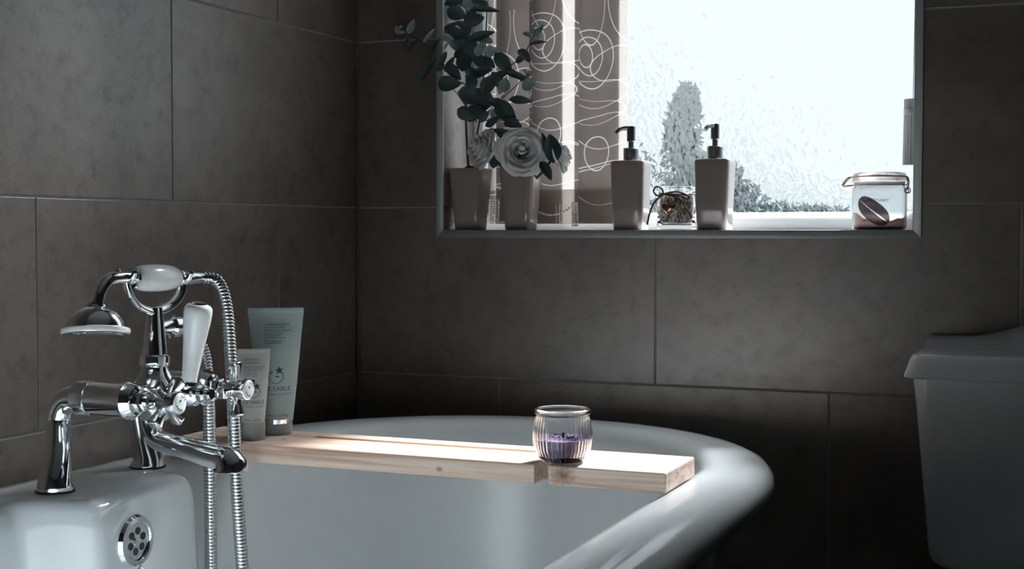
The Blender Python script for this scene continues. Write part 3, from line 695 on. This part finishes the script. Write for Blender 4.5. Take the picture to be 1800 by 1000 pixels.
B().tube(smoothpath([jp(1177, 340), jp(1178, 348, -.002), hc+V((0, -.001, .0085))], 5), .0007, 6).obj('hanging_thread', CORDM, hj)

# ------------------------------------------------------------------ bath salts jar
SX, SY = .9245, .048
sj = thing('bath_salts_jar', 'milky clip-top jar of pink bath salts with a dark printed emblem', 'jar', (SX, SY, SZ))
op = [(.037, 0), (.0412, .002), (.0428, .006), (.0428, .058), (.0418, .066), (.0385, .071), (.0385, .076)]
ip = [(.0365, .076), (.0365, .071), (.0395, .065), (.0405, .058), (.0405, .008), (.036, .005)]
B().lathe((SX, SY, SZ), (0, 0, 1), op+ip, 64).obj('glass', FROST, sj, smooth=50)
SALT = speckle('pink_bath_salts', (.85, .50, .44), .6, 700, .35, Transmission_Weight=.45)
sb = B(); rr_ = .0400
def salt(u, v):
    a = 2*math.pi*u; x = rr_*v*math.cos(a); y = rr_*v*math.sin(a)
    return (SX+x, SY+y, SZ+.013+.010*(x/rr_)**2*(1.4 if x < 0 else .8)+.006*max(0, -x/rr_)+.0012*math.sin(a*11+v*9))
sb.grid(salt, 40, 8)
sb.grid(lambda u, v: (SX+rr_*math.cos(2*math.pi*u), SY+rr_*math.sin(2*math.pi*u), SZ+.0055+(salt(u, 1)[2]-SZ-.0055)*v), 40, 2)
sb.lathe((SX, SY, SZ), (0, 0, 1), [(.0399, .0056), (.0001, .0054)], 40)
sb.obj('salts', SALT, sj, smooth=0)['label'] = 'pink coarse salts'
B().lathe((SX, SY, SZ), (0, 0, 1), [(.0405, .0765), (.0418, .078), (.0418, .088), (.0395, .0915), (.020, .0925), (.0001, .0925)], 64).obj('lid', FROST, sj, smooth=50)
B().lathe((SX, SY, SZ), (0, 0, 1), [(.0388, .0735), (.0400, .0742), (.0400, .0765), (.0388, .077)], 64, closed=True).obj('seal', mat('clear_seal', (.75, .78, .78), .4, Transmission_Weight=.5), sj)
wr_ = B()
def rpt(a, r_, z): return (SX+r_*math.cos(R(a)), SY+r_*math.sin(R(a)), SZ+z)
wr_.tube([rpt(a, .0412, .0720) for a in range(0, 361, 8)], .0010, 8)
wr_.tube([rpt(a, .0430, .0850) for a in range(-170, -9, 8)], .0010, 8)
wr_.tube([rpt(a, .0430, .0850) for a in range(10, 171, 8)], .0010, 8)
for s in (-10, 10): wr_.tube(smoothpath([rpt(s, .0430, .0850), rpt(s*1.2, .0455, .078), rpt(s*1.3, .0450, .0690), rpt(s*.9, .0435, .0640)], 6), .0010, 8)
wr_.tube([V(rpt(-14, .0445, .0620))+V((.0035*math.cos(R(a)), 0, .0035*math.sin(R(a)))) for a in range(0, 361, 30)], .0009, 6)
wr_.tube([V(rpt(-4, .0450, .0630))+V((.0035*math.cos(R(a)), 0, .0045*math.sin(R(a)))) for a in range(0, 361, 30)], .0009, 6)
for s in (170, 190): wr_.tube(smoothpath([rpt(s, .0430, .0850), rpt(s, .050, .0835), rpt(180+(s-180)*.6, .0575, .0735), rpt(180+(s-180)*.6, .0560, .0705), rpt(s, .0480, .0715), rpt(s, .0415, .0720)], 6), .0010, 8)
wr_.obj('wire_clip', RUST, sj, smooth=60)
EMB = bpy.data.materials.new('brown_emblem_print'); EMB.use_nodes = True
_n = N(EMB); _n.t.nodes.remove(_n.b); _d = _n.new('ShaderNodeBsdfDiffuse'); _t = _n.new('ShaderNodeBsdfTransparent'); _m = _n.new('ShaderNodeMixShader')
_n.link(_n.mix(_n.noise(_n.pos(), 500, 3), (.05, .032, .034), (.10, .07, .07)), _d.inputs[0]); _t.inputs[0].default_value = (.30, .24, .24, 1)
_m.inputs[0].default_value = .30; _n.link(_d.outputs[0], _m.inputs[1]); _n.link(_t.outputs[0], _m.inputs[2]); _n.link(_m.outputs[0], _n.t.nodes['Material Output'].inputs[0])
JYAW = math.atan2(CAM.x-SX, -(CAM.y-SY))-.10
def onjar(u, z, lift=.0003):
    a = u/.0428; return V((SX, SY, SZ+z)) + (V((math.sin(JYAW+a), -math.cos(JYAW+a), 0)))*(.0428+lift)
eb = B(); ea = R(-38)
cen = (-.0060, .0300)
def emb(s, t): x, y = s*math.cos(ea)-t*math.sin(ea), s*math.sin(ea)+t*math.cos(ea); return onjar(cen[0]+x, cen[1]+y)
def half(t): return .0155*(max(0, 1-abs(t/.031)**2.6))**.5
for sgn in (-1, 1):
    def em(u, v, sgn=sgn):
        s = -.031+.062*u; h = half(s); gap_ = .0011*math.sin(math.pi*u)+.0016*u*u+.0018*math.sin(u*5)*0
        return emb(s, sgn*(gap_*.5+max(0, h-gap_*.5)*v))
    eb.grid(em, 24, 4)
eb.obj('emblem', EMB, sj, smooth=0)['label'] = 'dark brown seed-shaped emblem with a pale centre line'
tb_ = B()
for s, size, u, z, spc in (('SANCTUARY', .0068, -.0205, .0445, 1.0), ('— SPA —', .0045, -.0110, .0395, 1.0), ('EXQUISITE', .0048, -.0165, .0325, 1.1), ('BATH SALTS', .0048, -.0175, .0272, 1.05), ('300 g ℮ 10.5 oz Le', .0048, -.0225, .0140, .95)):
    vs_, fs = textmesh(s, size, spc); tb_.add([onjar(u+p.x, z+p.y, .0006) for p in vs_], fs)
tb_.obj('lettering', INK, sj, smooth=0)['kind'] = 'stuff'

# ------------------------------------------------------------------ cord weight
cw = thing('cord_weight', 'ribbed white cord weight hanging by the bath salts', 'blind cord weight', at(1603, 290, 1, .085))
w0, w1 = at(1602, 290, 1, .085), at(1605, 174, 1, .085)
rib = B(); rg = []
for f_ in (0, 1):
    p = w0.lerp(w1, f_); ring = []
    m_ = 72
    for j in range(m_):
        t = 2*math.pi*j/m_; r_ = .0135*(1+.035*(1 if j % 4 < 2 else -1)); ring.append(p+V((r_*math.cos(t), r_*.75*math.sin(t), 0)))
    rg.append(ring)
rib.loft(rg).obj('weight', PVC, cw, smooth=20)
B().lathe(w0.lerp(w1, .76), (0, 0, 1), [(.0140, 0), (.0144, .001), (.0144, .008), (.0140, .009)], 40).obj('band', PVC, cw)
B().tube([w1-V((0, 0, .002)), V((w1.x+.008, .085, WZ1))], .0006, 6).obj('cord', speckle('white_cord', (.6, .62, .63), .7), cw)

# ------------------------------------------------------------------ vertical blind
bl = thing('vertical_blind', 'taupe vertical blind with looping white print drawn to the window corner', 'blind', (.33, .10, SZ))
B().box(WX0+.004, .085, WZ1-.030, WX1-.004, .122, WZ1-.001).obj('headrail', PVC, bl, bevel=.003)
def vane(pxl, pxr, yl, yr, du, dv, zb=None):
    a = at(pxl, 397, 1, yl); c = at(pxr, 397, 1, yr); z0 = zb or .9115; z1 = WZ1-.03; w = V((c.x-a.x, c.y-a.y, 0)).length
    nu = 10
    def fn(u, v):
        bow = .004*math.sin(math.pi*u); n_ = V((-(c.y-a.y), c.x-a.x, 0)).normalized()
        p = V((a.x, a.y, 0)).lerp(V((c.x, c.y, 0)), u)+n_*bow; return (p.x, p.y, z0+(z1-z0)*v)
    me = bpy.data.meshes.new('vane'); bb_ = B().grid(fn, nu, 1); off = wloc(bl)
    me.from_pydata([p-off for p in bb_.v], [], bb_.f); uvl = me.uv_layers.new(name='UVMap')
    uvs = [(du+w*(i//2)/nu, dv+(0 if i % 2 == 0 else z1-z0)) for i in range((nu+1)*2)]
    for lp in me.loops: uvl.data[lp.index].uv = uvs[lp.vertex_index]
    me.polygons.foreach_set('use_smooth', [True]*len(me.polygons)); me.materials.append(FABRIC)
    o_ = bpy.data.objects.new('vane', me); col.objects.link(o_); o_.parent = bl
    hem = B().grid(lambda u, v: V(fn(u, 0))+V((0, .0012, .0008+.062*v)), nu, 1).obj('hem_pocket', HEM, o_)
    return a, c
HEM = bpy.data.materials.new('blind_hem_fabric'); HEM.use_nodes = True
_n = N(HEM); _n.t.nodes.remove(_n.b); _d = _n.new('ShaderNodeBsdfDiffuse'); _t = _n.new('ShaderNodeBsdfTranslucent'); _m = _n.new('ShaderNodeMixShader')
_c = _n.mix(_n.noise(_n.pos(), 900, 2), (.58, .53, .50), (.70, .65, .62))
for _s in (_d, _t): _n.link(_c, _s.inputs[0])
_m.inputs[0].default_value = .75; _n.link(_d.outputs[0], _m.inputs[1]); _n.link(_t.outputs[0], _m.inputs[2]); _n.link(_m.outputs[0], _n.t.nodes['Material Output'].inputs[0])
va = [vane(1017, 1101, .098, .104, .0, 0), vane(934, 1017, .100, .106, .0, -.036), vane(872, 950, .106, .118, .02, .03), vane(858, 890, .090, .122, .03, -.02)]
# the stacked layer behind
vane(1012, 1093, .112, .117, .03, .01); vane(930, 994, .113, .119, .02, .05); vane(880, 940, .119, .126, .01, .04)
BEAD = speckle('white_bead', (.85, .86, .86), .35)
def beads(p, q, sag, n):
    bb_ = B(); pts_ = []
    for i in range(n+1):
        t = i/n; pnt = V(p).lerp(V(q), t)-V((0, 0, sag*4*t*(1-t))); pts_.append(pnt)
        bb_.lathe(pnt-V((0, 0, .0016)), (0, 0, 1), [(.0003, -.0006), (.0018, .0004), (.0022, .0016), (.0018, .0028), (.0003, .0038)], 8)
    bb_.tube(pts_, .0004, 5); o_ = bb_.obj('bead_chain', BEAD, bl, smooth=60); return o_
beads(at(946, 372, 1, .088), at(1010, 358, 1, .088), .012, 14)
for px in (1006, 1010, 1014): beads(at(px, 357, 1, .090), at(px+1, 396, 1, .090), 0, 9)
for px in (862, 867, 872, 877): beads(at(px, 352, 1, .085), at(px-1, 390, 1, .085), 0, 9)
beads(at(852, 388, 1, .085), at(872, 386, 1, .085), .004, 5)

# ------------------------------------------------------------------ eucalyptus
eu = thing('eucalyptus_spray', 'tall dark green eucalyptus spray in the tumbler by the recess corner', 'plant', (TX1, TY, SZ+.010))
def ep(px, py, dy=0): return at(px, py, 1, TY-.005+dy)
rnd = random.Random(7)
def stem(pts_, r0, r1):
    p = smoothpath(pts_, 6); B().tube(p, [r0+(r1-r0)*i/(len(p)-1) for i in range(len(p))], 8).obj('stem', STEMM, eu, smooth=60)
stem([(TX1+.002, TY, SZ+.012), ep(823, 290), ep(819, 200), ep(821, 120), ep(820, 50), ep(822, -30)], .0028, .0016)
stem([(TX1+.006, TY+.004, SZ+.012), ep(832, 285, .01), ep(846, 190, .012), ep(852, 100, .014), ep(858, -20, .016)], .0020, .0012)
stem([ep(820, 150), ep(796, 135, -.045), ep(772, 112, -.062), ep(748, 80, -.066), ep(722, 62, -.068), ep(702, 50, -.068)], .0013, .0007)
stem([ep(838, 215), ep(806, 168, -.035), ep(790, 150, -.058)], .0011, .0007)
stem([ep(850, 150, .01), ep(885, 125, -.005), ep(920, 95, -.01), ep(942, 55, -.012), ep(948, 42, -.012)], .0013, .0006)
stem([ep(850, 205, .01), ep(875, 180, -.005), ep(908, 150, -.012), ep(928, 128, -.012)], .0011, .0006)
stem([ep(845, 215, .01), ep(880, 205, -.01), ep(915, 212, -.015)], .0011, .0007)
def leafmesh(name, m, fold, curl):
    bb_ = B()
    def fn(u, v):
        x = u; w = .5*math.sin(math.pi*min(1, u**.8))**.75*(1-.12*u); y = (v-.5)*2*w
        return (x-.0, y, fold*abs(y)-curl*(x-.5)**2)
    bb_.grid(fn, 8, 4); return bb_.mesh(name, m, smooth=60)
LM = [leafmesh('leaf', EUCA, .25, .25), leafmesh('leaf', EUCA, -.15, .35)]; LP = [leafmesh('leaf', EUPALE, .2, .25)]
LEAVES = [(500, 25, 0, 120, 55, 0), (620, 25, 20, 105, 65, 1), (525, 100, -20, 135, 95, 0), (660, 145, 12, 145, 88, 0), (742, 78, 2, 205, 42, 0), (490, 182, 15, 115, 42, 0), (530, 258, -18, 185, 80, 0), (598, 225, 40, 85, 68, 0),
          (710, 272, 16, 190, 58, 0), (450, 285, -10, 90, 50, 1), (545, 340, -52, 170, 105, 0), (640, 380, 80, 150, 105, 0), (740, 300, -20, 115, 72, 1), (782, 385, 15, 100, 70, 1), (580, 460, 80, 140, 95, 0), (690, 540, 12, 190, 72, 0),
          (755, 480, -30, 120, 92, 0), (880, 472, -52, 170, 88, 0), (1000, 592, -20, 205, 48, 0), (505, 540, -48, 140, 70, 0), (470, 630, 0, 165, 95, 0), (640, 612, 60, 95, 80, 0), (770, 632, 52, 145, 92, 0), (832, 602, -60, 120, 85, 0),
          (885, 640, 70, 110, 75, 1), (1070, 636, 25, 100, 74, 1), (655, 720, -12, 220, 112, 0), (742, 718, -50, 160, 90, 0), (850, 792, -16, 185, 62, 0), (1012, 746, -5, 155, 60, 0), (900, 850, -50, 205, 105, 0), (590, 860, -30, 130, 85, 0),
          (640, 880, 0, 100, 62, 0), (730, 875, 42, 95, 55, 0), (820, 870, -70, 100, 62, 1), (790, 912, 25, 110, 62, 0), (310, 510, 58, 210, 50, 0), (365, 365, 76, 185, 44, 0), (396, 488, 70, 90, 62, 0), (200, 335, 30, 150, 38, 0), (320, 268, 52, 125, 26, 1),
          (183, 200, 66, 105, 45, 1), (75, 225, 100, 60, 24, 1), (98, 215, 60, 60, 24, 1), (110, 245, 10, 55, 24, 1), (150, 330, 80, 75, 38, 0), (1118, 250, -40, 80, 46, 1), (1160, 215, 60, 62, 30, 1), (1140, 325, 0, 125, 26, 0), (1060, 262, -30, 70, 30, 1),
          (1035, 420, -55, 120, 62, 0), (1060, 565, 70, 55, 24, 1), (1080, 545, 30, 52, 22, 1), (1040, 540, 130, 50, 22, 1), (950, 935, -25, 130, 72, 0), (690, 830, -20, 150, 80, 0), (560, 400, 30, 110, 60, 0), (860, 560, 20, 90, 50, 0), (420, 440, 60, 120, 42, 0), (470, 480, 55, 120, 40, 0), (700, 370, 60, 100, 62, 1), (560, 180, 160, 90, 50, 0), (1010, 440, 40, 90, 40, 0),
          (640, 80, 70, 100, 60, 0), (700, 10, -20, 130, 60, 0), (560, 5, 140, 100, 60, 0), (600, 300, 100, 110, 70, 0), (690, 450, -80, 110, 70, 0), (620, 540, 120, 120, 70, 0), (720, 800, 15, 130, 70, 0), (950, 560, -35, 110, 50, 0)]
for i, (lx, ly, an, ln, wd_, pale) in enumerate(LEAVES):
    px, py = 680+lx/4.286, ly/4.286; side = abs(px-830) > 70
    c = ep(px, py, (rnd.uniform(-.022, .012) if px > 800 else rnd.uniform(-.075, -.058)) if not side or px > 830 else rnd.uniform(-.078, -.062))
    s = 2.36/F/4.286; L_ = ln*s*1.22; W_ = wd_*s*1.36
    ax = _r0*math.cos(R(an))+V((0, 0, 1))*math.sin(R(an)); nrm = (V((-_fw.x, -_fw.y, 0)).normalized()+V((rnd.uniform(-.5, .5), 0, rnd.uniform(-.1, .6)))).normalized()
    ax = (ax + nrm*rnd.uniform(-.35, .35)); ax = (ax-nrm*ax.dot(nrm)*.6).normalized(); ay = nrm.cross(ax).normalized(); az = ax.cross(ay)
    mw = M(((ax.x*L_, ay.x*W_, az.x*L_, 0), (ax.y*L_, ay.y*W_, az.y*L_, 0), (ax.z*L_, ay.z*W_, az.z*L_, 0), (0, 0, 0, 1)))
    mw = M.Translation(c) @ mw @ M.Translation((-.5, 0, 0))
    place('leaf', (LP[0] if pale else LM[i % 2]), mw, eu)

# ------------------------------------------------------------------ white roses
def petalmesh(rk, hk, ha, lip, close, wav):
    """one cupped petal round the flower axis: its rim rolls outwards, one edge tucks under its neighbour"""
    bb_ = B()
    def fn(u, v):
        uu = u*2-1; edge = 1-.30*abs(uu)**2.5*v; vv = v*edge
        ph = uu*ha*(.40+.60*min(1, v*1.7))
        r_ = rk*(.22+.78*math.sin(min(1, vv*1.15)*math.pi/2)**.8)*(1-close*max(0, vv-.55)) + .055*uu*min(1, v*1.5)
        roll = max(0, (vv-.72)/.28)
        r_ += lip*roll**1.8*(1+.25*math.sin(uu*4+wav)); z = hk*vv - lip*.75*roll**2.6 + .02*math.sin(uu*6+wav*2)*v
        return (r_*math.cos(ph), r_*math.sin(ph), z)
    bb_.grid(fn, 12, 12); return bb_.mesh('petal', ROSEM, smooth=75)
RINGS = [(.13, .90, 130, .02, .55, 2), (.24, .93, 92, .05, .30, 3), (.37, .88, 72, .09, .12, 4), (.52, .76, 60, .14, .0, 5), (.67, .58, 56, .19, .0, 5), (.80, .38, 54, .22, .0, 6)]
PM = [petalmesh(r_, h, R(ha), lp, cl, i) for i, (r_, h, ha, lp, cl, n_) in enumerate(RINGS)]
def rose(label, c, axis, rad_, seed, stem_to):
    t = thing('white_rose', label, 'rose', stem_to, 'white roses in the tumbler')
    q = V(axis).normalized().to_track_quat('Z', 'Y').to_matrix().to_4x4(); rn = random.Random(seed)
    for i, (r_, h, ha, lp_, cl_, n_) in enumerate(RINGS):
        for k_ in range(n_):
            a = 2*math.pi*(k_+.37*i)/n_+rn.uniform(-.15, .15); tilt = rn.uniform(-.07, .10)
            mw = M.Translation(c) @ q @ M.Scale(rad_*rn.uniform(.94, 1.06), 4) @ M.Translation((0, 0, -.35)) @ M.Rotation(a, 4, 'Z') @ M.Rotation(tilt, 4, 'Y')
            place('petal', PM[i], mw, t)
    bud = B().lathe(V(c)-V(axis).normalized()*rad_*.33, V(axis), [(rad_*.06, 0), (rad_*.12, rad_*.4), (rad_*.125, rad_*.70), (rad_*.10, rad_*.84), (rad_*.05, rad_*.90), (rad_*.008, rad_*.905)], 36, mod=lambda th, h: 1+.16*math.cos(2*th+h/rad_*9)).obj('bud', ROSEM, t, smooth=70)
    ax = V(axis).normalized(); b0 = V(c)-ax*rad_*.34
    B().lathe(b0, ax, [(rad_*.05, -rad_*.18), (rad_*.20, -rad_*.06), (rad_*.24, rad_*.10), (rad_*.12, rad_*.14)], 14).obj('calyx', LEAFD, t)
    B().tube(smoothpath([b0-ax*rad_*.15, b0-ax*rad_*.5+V((0, 0, -.012)), V(stem_to)+V((0, 0, .060)), V(stem_to)], 6), .0022, 8).obj('stem', STEMM, t)
    return t
tocam = V((CAM.x-TX2, CAM.y-TY, 0)).normalized()
r1 = rose('large open white rose turned to the room over the tumbler rim', at(917, 266, 1, .006), tocam+V((.02, 0, .22)), .0455, 1, V((TX2, TY, SZ+.010)))
r2 = rose('white rose tilted towards the eucalyptus stem', at(846, 262, 1, .024), V((-.62, -.70, .30)), .0410, 2, V((TX2-.012, TY+.004, SZ+.010)))
r3 = rose('half-hidden white rose facing the window blind', at(984, 275, 1, .036), V((.80, .10, .30)), .0340, 3, V((TX2+.012, TY+.004, SZ+.010)))
rl = leafmesh('leaf', LEAFD, .2, .3)
def rleaf(px, py, an, ln, wd_, y, par):
    c = at(px, py, 1, y); s = 2.36/F; ax = _r0*math.cos(R(an))+V((0, 0, 1))*math.sin(R(an)); nrm = (tocam+V((.25, 0, .2))).normalized(); ax = (ax-nrm*ax.dot(nrm)).normalized(); ay = nrm.cross(ax); L_, W_ = ln*s, wd_*s
    place('leaf', rl, M.Translation(c) @ M(((ax.x*L_, ay.x*W_, nrm.x*L_, 0), (ax.y*L_, ay.y*W_, nrm.y*L_, 0), (ax.z*L_, ay.z*W_, nrm.z*L_, 0), (0, 0, 0, 1))) @ M.Translation((-.5, 0, 0)), par)
rleaf(970, 260, 95, 54, 34, .006, r3); rleaf(960, 300, -60, 40, 20, .004, r3); rleaf(957, 252, 100, 44, 14, .010, r3); rleaf(868, 285, -100, 24, 22, .012, r1); rleaf(884, 236, 150, 40, 22, .022, r2); rleaf(828, 300, -30, 26, 16, .018, r2)
